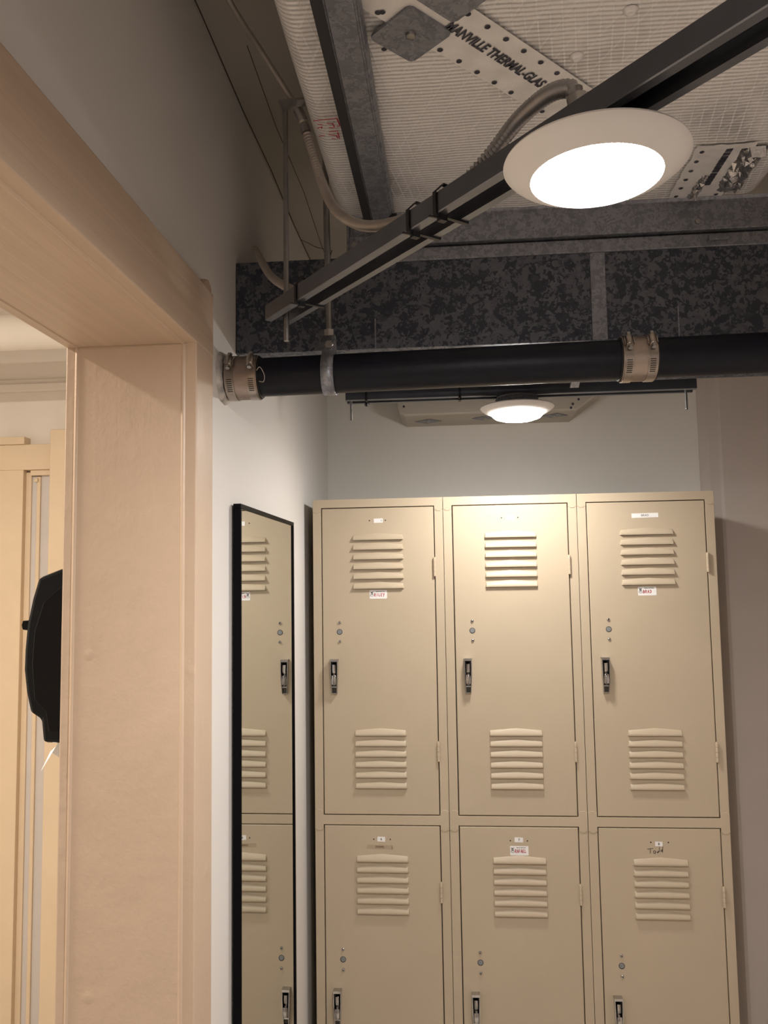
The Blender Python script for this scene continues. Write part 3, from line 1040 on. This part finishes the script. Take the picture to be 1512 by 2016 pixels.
for row, (va, ph) in enumerate(((-0.030, 0.0), (0.029, 0.012))):
    for k in range(13):
        a = -0.185 + 0.0305 * k + ph
        p = on_seam(a, va, 0.0040)
        b = nb()
        lathe(b, p, [(0.0034, 0.0), (0.0026, -0.0006), (0, -0.0002)], 10)
        part('perforation', b, 'print', tp)

def anchor_plate(cx, cy, half, ang, z, name='anchor_plate', parent=fd):
    b = nb()
    pts = []
    r = 0.006
    for k in range(4):
        a = ang + PI / 2 * k
        for da in (-0.10, 0.0, 0.10):
            rr = half * (1.0 if da else 1.03)
            pts.append((cx + rr * math.cos(a + da), cy + rr * math.sin(a + da)))
    cz = z - 0.0062
    V = [b.verts.new((x, y, cz)) for x, y in pts]
    W = [b.verts.new((x, y, cz + 0.003)) for x, y in pts]
    m = len(pts)
    c0 = b.verts.new((cx, cy, cz + 0.0022))
    for k in range(m):
        face(b, [V[k], V[(k + 1) % m], c0])
        face(b, [V[k], V[(k + 1) % m], W[(k + 1) % m], W[k]])
    bmesh.ops.recalc_face_normals(b, faces=b.faces)
    o = part(name, b, 'galv_plate', parent, label='square galvanised anchor plate')
    b = nb()
    lathe(b, (cx, cy, cz + 0.002), [(0.006, 0.0), (0.005, -0.0028), (0.0035, -0.0034), (0, -0.0026)], 16)
    part('pin_head', b, 'steel', o, 40)
    return o
anchor_plate(0.2915, -1.0395, 0.0415, 0.02, FZ)
anchor_plate(0.3385, -1.1010, 0.0430, 0.02, FZ)
for (x, y) in ((0.264, -1.076), (0.261, -1.018)):
    b = nb(); lathe(b, (x, y, FZ - 0.004), [(0.0034, 0.0), (0.0026, -0.0006), (0, -0.0002)], 10)
    part('perforation', b, 'print', fd)
for (x, y) in ((0.522, -1.048), (0.477, -0.978)):
    b = nb(); lathe(b, (x, y, FZ - 0.001), [(0.008, 0.0), (0.006, -0.0030), (0.0035, -0.0042), (0, -0.0030)], 14)
    part('pin_head', b, 'foil_tape', fd, 40)
# crumpled tape near the duct's far right corner
def crumple(name, x0, x1, y0, y1, mat, amp, nx_, ny_):
    b = nb()
    g = []
    for j in range(ny_ + 1):
        r = []
        for i_ in range(nx_ + 1):
            x = x0 + (x1 - x0) * i_ / nx_
            y = y0 + (y1 - y0) * j / ny_
            e = 0 if i_ in (0, nx_) or j in (0, ny_) else 1
            r.append(b.verts.new((x + random.uniform(-.002, .002), y + random.uniform(-.002, .002), FZ - 0.0035 - e * abs(random.gauss(0, amp)))))
        g.append(r)
    for j in range(ny_):
        for i_ in range(nx_):
            face(b, [g[j][i_], g[j][i_ + 1], g[j + 1][i_ + 1], g[j + 1][i_]])
    return part(name, b, mat, fd)
ct = crumple('foil_tape', 0.672, 0.752, -0.770, -0.618, 'foil_tape', 0.0006, 8, 14)
crumple('foil_tape', 0.700, 0.715, -0.690, -0.615, 'foil_wrinkle', 0.004, 6, 16)
crumple('foil_tape', 0.735, 0.772, -0.760, -0.630, 'foil_wrinkle', 0.005, 7, 16)
b = nb()
for k in range(11):
    y = -0.760 + 0.0095 * k
    box(b, 0.7135, 0.7225, y, y + 0.0072, FZ - 0.0052, FZ - 0.0042)
part('printed_lettering', b, 'print', ct, label='dark printed lettering')
for k in range(6):
    for x in (0.682, 0.742):
        b = nb(); lathe(b, (x, -0.755 + 0.026 * k, FZ - 0.0046), [(0.0034, 0.0), (0.0026, -0.0006), (0, -0.0002)], 10)
        part('perforation', b, 'print', ct)
# faded red marker scrawl
b = nb()
red = [[(0.160, -0.889), (0.172, -0.890), (0.190, -0.891)], [(0.164, -0.880), (0.169, -0.8795)], [(0.176, -0.881), (0.183, -0.880), (0.184, -0.872)], [(0.190, -0.890), (0.1915, -0.876)],
       [(0.162, -0.872), (0.168, -0.874), (0.167, -0.871)], [(0.177, -0.8715), (0.182, -0.8705)], [(0.188, -0.8735), (0.194, -0.874)], [(0.176, -0.862), (0.187, -0.8625)],
       [(0.161, -0.853), (0.168, -0.8535)], [(0.174, -0.8555), (0.184, -0.852), (0.1845, -0.846)], [(0.1865, -0.8585), (0.1868, -0.845)], [(0.195, -0.857), (0.1965, -0.852), (0.194, -0.847)], [(0.177, -0.8455), (0.181, -0.844)]]
ribbon(b, red, 0.0017, lambda a, c: (a, c, FZ - 0.0040))
part('marker_scrawl', b, 'red_ink', fd, label='faded red marker scrawl')

# steel channel strapped along the foil duct
dc = thing('duct_channel', 'galvanised channel running along the left side of the foil duct', 'rail', (0.215, -1.4, 2.13))
b = nb()
ys = (-2.6, -0.600)
cp = [(0.1985, 2.156), (0.1985, 2.140), (0.2010, 2.138), (0.2095, 2.138), (0.2105, 2.136), (0.2120, 2.1320), (0.2390, 2.1320), (0.2400, 2.1335), (0.2412, 2.1335), (0.2422, 2.136), (0.2434, 2.136), (0.2445, 2.140), (0.2445, 2.156)]
A = [b.verts.new((x, ys[0], z)) for x, z in cp]
B = [b.verts.new((x, ys[1], z)) for x, z in cp]
for k in range(len(cp) - 1):
    face(b, [A[k], A[k + 1], B[k + 1], B[k]])
face(b, B)
bmesh.ops.recalc_face_normals(b, faces=b.faces)
part('channel', b, 'galv_plate', dc)
b = nb(); box(b, 0.1960, 0.1985, -2.6, -0.604, 2.1385, 2.156)
box(b, 0.1985, 0.2085, -2.6, -0.604, 2.1372, 2.1380)
part('side_shade_strip', b, 'strut_shade', dc)  # dark strip painting in the shade along the channel's left side
for y in (-0.66, -0.635):
    b = nb(); box(b, 0.2380, 0.2500, y, y + 0.003, 2.1310, 2.1360)
    part('clip', b, 'tie', dc)

# ---------------------------------------------------------------- galvanised cross duct
GY0, GY1, GZ0, GZ1 = -0.595, -0.315, 1.942, 2.096
gd = thing('galvanised_duct', 'spangled galvanised sheet duct crossing the ceiling behind the black pipe', 'duct', (0.6, -0.45, GZ0))
b = nb(); box(b, XL + 0.0005, 1.24, GY0, GY1, GZ0, GZ1)
part('sheet_body', b, 'galv', gd, bev=0.0015)
b = nb(); box(b, 0.552, 0.576, GY0 - 0.0022, GY0 + 0.001, GZ0 + 0.001, GZ1 - 0.012)
part('seam_cleat', b, 'galv_plate', gd, bev=0.001, label='plain folded seam strip')
for x in (0.207, 0.684):
    b = nb(); box(b, x, x + 0.0025, GY0 - 0.0016, GY0 + 0.001, GZ0 + 0.001, GZ0 + 0.050)
    part('crease', b, 'galv_plate', gd, bev=0.0006)
b = nb(); box(b, 0.166, 1.24, GY0 - 0.003, GY0 + 0.012, GZ1 - 0.012, GZ1 + 0.010)
part('lower_flange', b, 'galv_plate', gd, bev=0.0015)
b = nb(); prism(b, [(GY0 - 0.012, 2.1085), (GY0 - 0.012, 2.1560), (GY0 - 0.016, 2.1600), (GY0 + 0.012, 2.1600), (GY0 + 0.012, 2.1085)], lambda a, c, d: (d, a, c), 0.168, 1.24)
part('upper_flange', b, 'galv_plate', gd, bev=0.001)
b = nb(); box(b, 0.1655, 0.1700, GY0 - 0.018, GY0 + 0.012, GZ1 - 0.002, 2.150)
box(b, 0.170, 0.215, GY0 - 0.020, GY0 - 0.012, 2.100, 2.122)
part('corner_bracket', b, 'galv_plate', gd, bev=0.001)
b = nb(); cyl(b, (0.179, GY0 - 0.026, 2.106), (0.179, GY0 - 0.012, 2.106), 0.0055, 6)
part('bolt', b, 'steel', gd)
b = nb(); cyl(b, (0.718, GY0 - 0.015, 2.121), (0.718, GY0 - 0.010, 2.121), 0.004, 10)
part('bolt', b, 'steel', gd)
b = nb(); box(b, 0.735, 0.765, GY0 - 0.010, GY0 - 0.003, 2.092, 2.101)
part('clip', b, 'galv_plate', gd, bev=0.001)
b = nb(); prism(b, [(-0.352, 1.9415), (-0.320, 1.9415), (-0.318, 1.932), (-0.322, 1.931)], lambda a, c, d: (d, a, c), 0.556, 0.572)
part('folded_tab', b, 'galv_plate', gd)

# pale faced insulation on the wall behind the far lamp
pi_ = thing('insulation_board', 'pale foil-faced insulation block behind the small far lamp', 'insulation', (0.43, 0.30, 2.0))
b = nb()
poly = [(0.186, 2.20), (0.188, 2.022), (0.194, 2.008), (0.208, 2.000), (0.655, 2.000), (0.722, 2.048), (0.86, 2.20)]
prism(b, poly, lambda a, c, d: (a, d, c), 0.23, YB - 0.0005)
part('facing', b, 'ins_paper', pi_, bev=0.006)
for (x, y, s) in ((0.268, 0.305, 0.036), (0.420, 0.285, 0.034), (0.604, 0.280, 0.034)):
    b = nb()
    q = [(x - s, y), (x - s * .2, y + s * 0.85), (x + s, y), (x + s * .1, y - s * 0.85)]
    prism(b, q, lambda a, c, d: (a, c, d), 1.9985, 2.0005)
    w = part('washer', b, 'galv_plate', pi_, label='diamond galvanised washer')
    b = nb(); lathe(b, (x, y, 1.9985), [(0.006, 0.0), (0.0045, -0.003), (0, -0.002)], 12)
    part('pin_head', b, 'steel', w, 40)
for (x, z) in ((0.203, 2.040), (0.206, 2.026), (0.280, 2.047), (0.303, 2.046), (0.326, 2.043), (0.645, 2.018), (0.66, 2.030), (0.68, 2.044), (0.70, 2.050), (0.64, 2.008)):
    b = nb(); cyl(b, (x, 0.2285, z), (x, 0.231, z), 0.0032, 8)
    part('perforation', b, 'print', pi_)

# ---------------------------------------------------------------- black drain pipe
PY, PR = -0.665, 0.0295
def pz(x): return 1.883 + 0.0125 * (x - 0.0)
dp = thing('drain_pipe', 'black cast iron drain pipe crossing in front of the galvanised duct', 'pipe', (0.0, PY, 1.88))
b = nb(); rings(b, [Vector((-0.021, PY, pz(-0.02))), Vector((1.24, PY, pz(1.24)))], [PR, PR], 36)
part('pipe', b, 'pipe', dp, 40)
def coupling(xc, label):
    b = nb()
    L = 0.0245
    npts = 44
    prev = None
    # shield: corrugated round the pipe
    c = Vector((xc, PY, pz(xc)))
    seg = 130
    for x in (-L, L):
        ring = []
        for k in range(seg):
            a = 2 * PI * k / seg
            r = PR + 0.0034 + (0.0005 if k % 2 else -0.0003)
            ring.append(b.verts.new(c + Vector((x, r * math.cos(a), r * math.sin(a)))))
        if prev:
            for k in range(seg):
                face(b, [prev[k], prev[(k + 1) % seg], ring[(k + 1) % seg], ring[k]])
        prev = ring
    sh = part('coupling', b, 'shield', dp, 70, label)
    b = nb(); rings(b, [c + Vector((-L - 0.0022, 0, 0)), c + Vector((L + 0.0022, 0, 0))], [PR + 0.0024] * 2, 36)
    part('gasket', b, 'rubber', sh, 40)
    for sx in (-1, 1):
        bx = xc + sx * 0.0165
        cc = Vector((bx, PY, pz(bx)))
        b = nb()
        prev = None
        for x, dr in ((-0.0062, 0.0032), (-0.0062, 0.0050), (0.0062, 0.0050), (0.0062, 0.0032)):
            r = PR + dr
            ring = [b.verts.new(cc + Vector((x, r * math.cos(2 * PI * k / 48), r * math.sin(2 * PI * k / 48)))) for k in range(48)]
            if prev:
                for k in range(48):
                    face(b, [prev[k], prev[(k + 1) % 48], ring[(k + 1) % 48], ring[k]])
            prev = ring
        part('clamp_band', b, 'clamp', sh, 40)
        # worm slots on the face towards the viewer
        b = nb()
        for k in range(7):
            a = math.radians(196 + 5.2 * k)
            n_ = Vector((0, math.cos(a), math.sin(a)))
            t_ = Vector((0, -math.sin(a), math.cos(a)))
            p = cc + n_ * (PR + 0.0053)
            q = [p + Vector((u, 0, 0)) + t_ * v for u, v in ((-0.004, -0.0006), (0.004, -0.0006), (0.004, 0.0006), (-0.004, 0.0006))]
            face(b, [b.verts.new(v) for v in q])
        part('clamp_slots', b, 'rubber', sh)
        # screw housing, tangent to the pipe, upper front
        a = math.radians(152)
        n_ = Vector((0, math.cos(a), math.sin(a)))
        t_ = Vector((0, -math.sin(a), math.cos(a)))
        p = cc + n_ * (PR + 0.0085)
        b = nb()
        rings(b, [p - t_ * 0.010, p - t_ * 0.008, p + t_ * 0.006, p + t_ * 0.008], [0.0048, 0.0060, 0.0060, 0.0046], 14)
        V = box(b, -0.007, 0.007, -0.0045, 0.0, -0.006, 0.004)
        for v in V:
            q = v.co.copy()
            v.co = cc + n_ * (PR + 0.0052 - q.y) + t_ * q.z + Vector((q.x, 0, 0))
        part('screw_housing', b, 'clamp', sh, 40)
        b = nb()
        cyl(b, p + t_ * 0.008, p + t_ * 0.0135, 0.0035, 6)
        cyl(b, p - t_ * 0.0155, p - t_ * 0.009, 0.0040, 6)
        part('screw', b, 'steel', sh)
    return sh
coupling(0.0120, 'steel banded coupling by the wall')
coupling(0.6020, 'steel banded coupling')
b = nb()
prev = None
wob = [random.uniform(-1, 1) for k in range(40)]
wob = [(wob[k - 1] + 2 * wob[k] + wob[(k + 1) % 40]) / 4 for k in range(40)]
for x, r, jit in ((-0.0219, 0.0415, 0.004), (-0.0170, 0.0395, 0.004), (-0.0150, 0.0335, 0.003), (-0.0135, 0.0298, 0)):
    ring = [b.verts.new((x, PY + (r + jit * wob[k]) * math.cos(2 * PI * k / 40), pz(0) + (r + jit * wob[k]) * math.sin(2 * PI * k / 40))) for k in range(40)]
    if prev:
        for k in range(40):
            face(b, [prev[k], prev[(k + 1) % 40], ring[(k + 1) % 40], ring[k]])
    prev = ring
part('plaster_collar', b, 'plaster', dp, 80, 'rough grey plaster around the pipe hole')
b = nb()
rings(b, spline([(0.038, PY - 0.033, 1.886), (0.044, PY - 0.036, 1.890), (0.050, PY - 0.033, 1.878), (0.049, PY - 0.035, 1.868), (0.042, PY - 0.034, 1.869)], 8), [0.0007] * 33, 6)
part('wire_wisp', b, 'conduit_warm', dp)

# hanger with its rod
hx = 0.1435
ph = thing('pipe_hanger', 'galvanised strap hanger on a long rod holding the black pipe', 'hanger', (hx, PY, pz(hx)))
b = nb()
loop = []
for k in range(33):
    a = math.radians(64 + (412 - 64) * k / 32)
    loop.append((PY + (PR + 0.002) * math.cos(a), pz(hx) + (PR + 0.002) * math.sin(a)))
loop = [(PY + 0.006, 1.943), (PY + 0.012, 1.925)] + [(PY + (PR + 0.002) * math.cos(math.radians(60 - 300 * k / 28)), pz(hx) + (PR + 0.002) * math.sin(math.radians(60 - 300 * k / 28))) for k in range(29)] + [(PY - 0.012, 1.925), (PY - 0.006, 1.943)]
prev = None
for (y, z) in loop:
    sp = 0.0 + 0.004 * (z - 1.90) / 0.05
    r = [b.verts.new((hx - 0.0095, y, z)), b.verts.new((hx + 0.0095, y, z))]
    if prev:
        face(b, [prev[0], prev[1], r[1], r[0]])
    prev = r
st = part('strap', b, 'galv_plate', ph, 50)
sm = st.modifiers.new('solid', 'SOLIDIFY'); sm.thickness = 0.0018; sm.offset = 0.0
b = nb(); box(b, hx - 0.0095, hx + 0.0095, PY - 0.0065, PY + 0.0065, 1.941, 1.944)
part('saddle', b, 'steel', ph)
b = nb(); cyl(b, (hx, PY, 1.944), (hx, PY, 1.9535), 0.0080, 6)
part('nut', b, 'steel', ph)
b = nb(); cyl(b, (hx, PY - 0.016, 1.926), (hx, PY + 0.016, 1.926), 0.0035, 8)
cyl(b, (hx + 0.002, PY - 0.019, 1.926), (hx + 0.002, PY - 0.015, 1.926), 0.0062, 6)
part('cross_bolt', b, 'steel', ph)
b = nb(); cyl(b, (hx, PY, 1.938), (hx - 0.006, PY + 0.004, ZC), 0.0050, 12)
part('rod', b, 'rod', ph, 40)

r1 = thing('hanger_rod', 'long thin rod passing through the end of the slanting rail', 'rod', (0.1165, -0.833, 1.89))
RX, RY = 0.1125, -0.8370
b = nb(); cyl(b, (RX, RY, 1.8859), (RX, RY, 2.2057), 0.0036, 12)
part('rod', b, 'rod', r1, 40)
b = nb(); cyl(b, (RX, RY, S1Z + 0.0207), (RX, RY, S1Z + 0.028), 0.0066, 6)
part('nut', b, 'steel', r1)
b = nb(); box(b, RX - 0.004, RX + 0.007, RY - 0.023, RY - 0.0020, 2.2027, 2.2057)
box(b, RX + 0.007, FX0 + 0.0005, RY - 0.025, RY - 0.0095, 2.2027, 2.2057)
part('bracket', b, 'steel', r1)
for x, lab in ((0.1250, 'short rod end hanging below the left end of the level rail'), (0.7920, 'short rod end hanging below the right end of the level rail')):
    q = thing('hanger_rod', lab, 'rod', (x, -0.2495, 1.91))
    b = nb(); cyl(b, (x, -0.2495, 1.8964), (x, -0.2495, ZC), 0.0026, 10); part('rod', b, 'rod', q, 40)
    b = nb(); cyl(b, (x, -0.2495, S2Z + 0.0207), (x, -0.2495, S2Z + 0.027), 0.0060, 6); part('nut', b, 'steel', q)

# ---------------------------------------------------------------- flexible conduits
CT = S1Z + 0.0206                # top of the slanting rail
fc = thing('flexible_conduit', 'flexible steel conduit dropping from the ceiling along the foil duct', 'conduit', (0.0536, -0.9046, 2.3161))
b = nb(); rings(b, spline([(0.0200, -0.9900, 2.3740), (0.0536, -0.9046, 2.3161), (0.0924, -0.8745, 2.2580), (0.1330, -0.8338, 2.1998)], 10), [0.0040] * 31, 10)
part('smooth_tube', b, 'conduit_warm', fc, 40)
b = nb(); ribbed(b, [(0.1330, -0.8338, 2.1998), (0.1470, -0.8348, 2.1500), (0.1670, -0.8552, 2.0836), (0.1893, -0.8997, 2.0303), (0.2183, -0.9453, 1.9915), (0.2455, -0.9782, 1.9721), (0.2765, -1.0189, 1.9576), (0.2968, -1.0480, CT + 0.0092)], 0.0058, 0.0046, 0.30)
part('ribbed_tube', b, 'conduit_warm', fc, 60)
b = nb(); cyl(b, (0.1296, -0.8372, 2.2047), (0.1360, -0.8334, 2.1902), 0.0070, 12)
cyl(b, (0.1372, -0.8334, 2.1834), (0.1405, -0.8338, 2.1727), 0.0066, 12)
part('connector', b, 'steel', fc, 40)

fc = thing('flexible_conduit', 'thick flexible steel conduit arching from the large lamp to the slanting rail', 'conduit', (0.4286, -1.2360, 1.9576))
b = nb(); ribbed(b, [(0.4310, -1.2355, 1.9498), (0.4267, -1.2331, 1.9615), (0.4121, -1.2088, 1.9731), (0.3918, -1.1594, 1.9818), (0.3705, -1.1197, 1.9741), (0.3511, -1.1023, 1.9615), (0.3337, -1.0945, CT + 0.0100), (0.3201, -1.0800, CT + 0.0094)], 0.0064, 0.0052, 0.38)
part('ribbed_tube', b, 'conduit', fc, 60)
b = nb(); cyl(b, (0.4330, -1.2350, CT + 0.0004), (0.4310, -1.2355, 1.9537), 0.0085, 10)
part('connector', b, 'steel', fc, 40)

fc = thing('flexible_conduit', 'short flexible conduit from behind the galvanised duct to the rail end', 'conduit', (0.02, -0.611, 2.10))
b = nb(); ribbed(b, [(0.008, -0.585, 2.122), (0.019, -0.611, 2.103), (0.054, -0.681, 2.040), (0.1001, -0.7912, 1.9789), (0.1360, -0.8445, CT + 0.010), (0.1699, -0.9065, CT + 0.0070), (0.2038, -0.9482, CT + 0.0070)], 0.0054, 0.0044, 0.28)
part('ribbed_tube', b, 'conduit_warm', fc, 60)

# cable ties
def tie(c, d, s, w, h0, h1, label, ball=False):
    c = Vector(c)
    o = thing('cable_tie', label, 'cable tie', tuple(c), 'black cable ties on the rails')
    b = nb()
    loop = [(-w, h0), (-w, h1), (-w * 0.5, h1 + 0.010), (w * 0.5, h1 + 0.010), (w, h1), (w, h0)]
    pts = [c + s * a + Vector((0, 0, z)) for a, z in loop]
    pts.append(pts[0])
    prev = None
    for p in pts:
        r = [b.verts.new(p - d * 0.0022), b.verts.new(p + d * 0.0022)]
        if prev: face(b, [prev[0], prev[1], r[1], r[0]])
        prev = r
    q = part('strap', b, 'tie', o)
    sm = q.modifiers.new('solid', 'SOLIDIFY'); sm.thickness = 0.0014; sm.offset = 0.0
    b = nb()
    p = c + s * (w * 0.55) + Vector((0, 0, h0 - 0.002))
    if ball:
        lathe(b, p - Vector((0, 0, 0.004)), [(0, 0.005), (0.0035, 0.003), (0.0045, 0), (0.0035, -0.004), (0, -0.0055)], 12)
    else:
        V = box(b, -0.004, 0.004, -0.0032, 0.0032, -0.003, 0.003)
        for v in V:
            k = v.co.copy(); v.co = p + s * k.x + d * k.y + Vector((0, 0, k.z))
        V = box(b, 0, 0.014, -0.001, 0.001, -0.0008, 0.0008)
        for v in V:
            k = v.co.copy(); v.co = p + s * k.x + d * (k.y - 0.15 * k.x) + Vector((0, 0, k.z))
    part('lock_head', b, 'tie', o)
for (x, y, lab) in ((0.1515, -0.8833, 'black cable tie nearest the lower end of the slanting rail'), (0.3007, -1.0713, 'black cable tie on the slanting rail, just below its twin'), (0.3288, -1.1052, 'black cable tie on the slanting rail nearest the large lamp')):
    t_ = (Vector((x, y, 0)) - Vector((*A0, 0))).dot(sd1)
    p = Vector((*A0, S1Z)) + sd1 * t_
    tie(p, sd1, ss1 if ss1.y < 0 else -ss1, 0.0200, -0.0010, 0.0212, lab)
for x, lab, bl in ((0.1580, 'black cable tie with ball end near the left of the level rail', True), (0.3464, 'black cable tie on the level rail left of the far lamp', False)):
    tie((x, -0.2495, S2Z), Vector((1, 0, 0)), Vector((0, -1, 0)), 0.0200, -0.0010, 0.0212, lab, bl)

# ---------------------------------------------------------------- towel dispenser
td = thing('towel_dispenser', 'glossy black paper towel dispenser on the washroom wall past the doorway', 'dispenser', (WT, -0.53, 1.33))
y0, y1 = -0.650, -0.405
prof = [(WT - 0.001, 1.602), (-0.245, 1.601), (-0.290, 1.595), (-0.325, 1.582), (-0.334, 1.550), (-0.342, 1.510), (-0.345, 1.470), (-0.3455, 1.440), (-0.341, 1.405), (-0.3335, 1.374), (-0.316, 1.363), (-0.312, 1.328), (WT - 0.001, 1.322)]
b = nb(); prism(b, prof, lambda a, c, d: (a, d, c), y0 + 0.006, y1)
part('cover', b, 'black_smoke', td, bev=0.006)
ip = [(-0.200, 1.575), (-0.285, 1.568), (-0.312, 1.545), (-0.326, 1.500), (-0.329, 1.450), (-0.324, 1.395), (-0.305, 1.375), (-0.300, 1.345), (-0.200, 1.340)]
b = nb(); prism(b, ip, lambda a, c, d: (a, d, c), y0, y0 + 0.007)
part('side_panel', b, 'black_plastic', td, bev=0.002)
b = nb(); prism(b, [(-0.338, 1.516), (-0.353, 1.515), (-0.355, 1.508), (-0.353, 1.501), (-0.338, 1.499)], lambda a, c, d: (a, d, c), y0 + 0.015, y0 + 0.06)
part('latch', b, 'black_plastic', td, bev=0.001)
b = nb()
g = []
for j in range(7):
    t = j / 6
    row = []
    for i_ in range(6):
        u = i_ / 5
        row.append(b.verts.new((-0.290 - 0.026 * t - 0.006 * math.sin(u * 5), y0 + 0.02 + 0.10 * u - 0.01 * t, 1.332 - (0.038 + 0.012 * math.sin(u * 9 + 1)) * t)))
    g.append(row)
for j in range(6):
    for i_ in range(5):
        face(b, [g[j][i_], g[j][i_ + 1], g[j + 1][i_ + 1], g[j + 1][i_]])
part('paper_end', b, 'tissue', td, 60, 'torn white paper end')
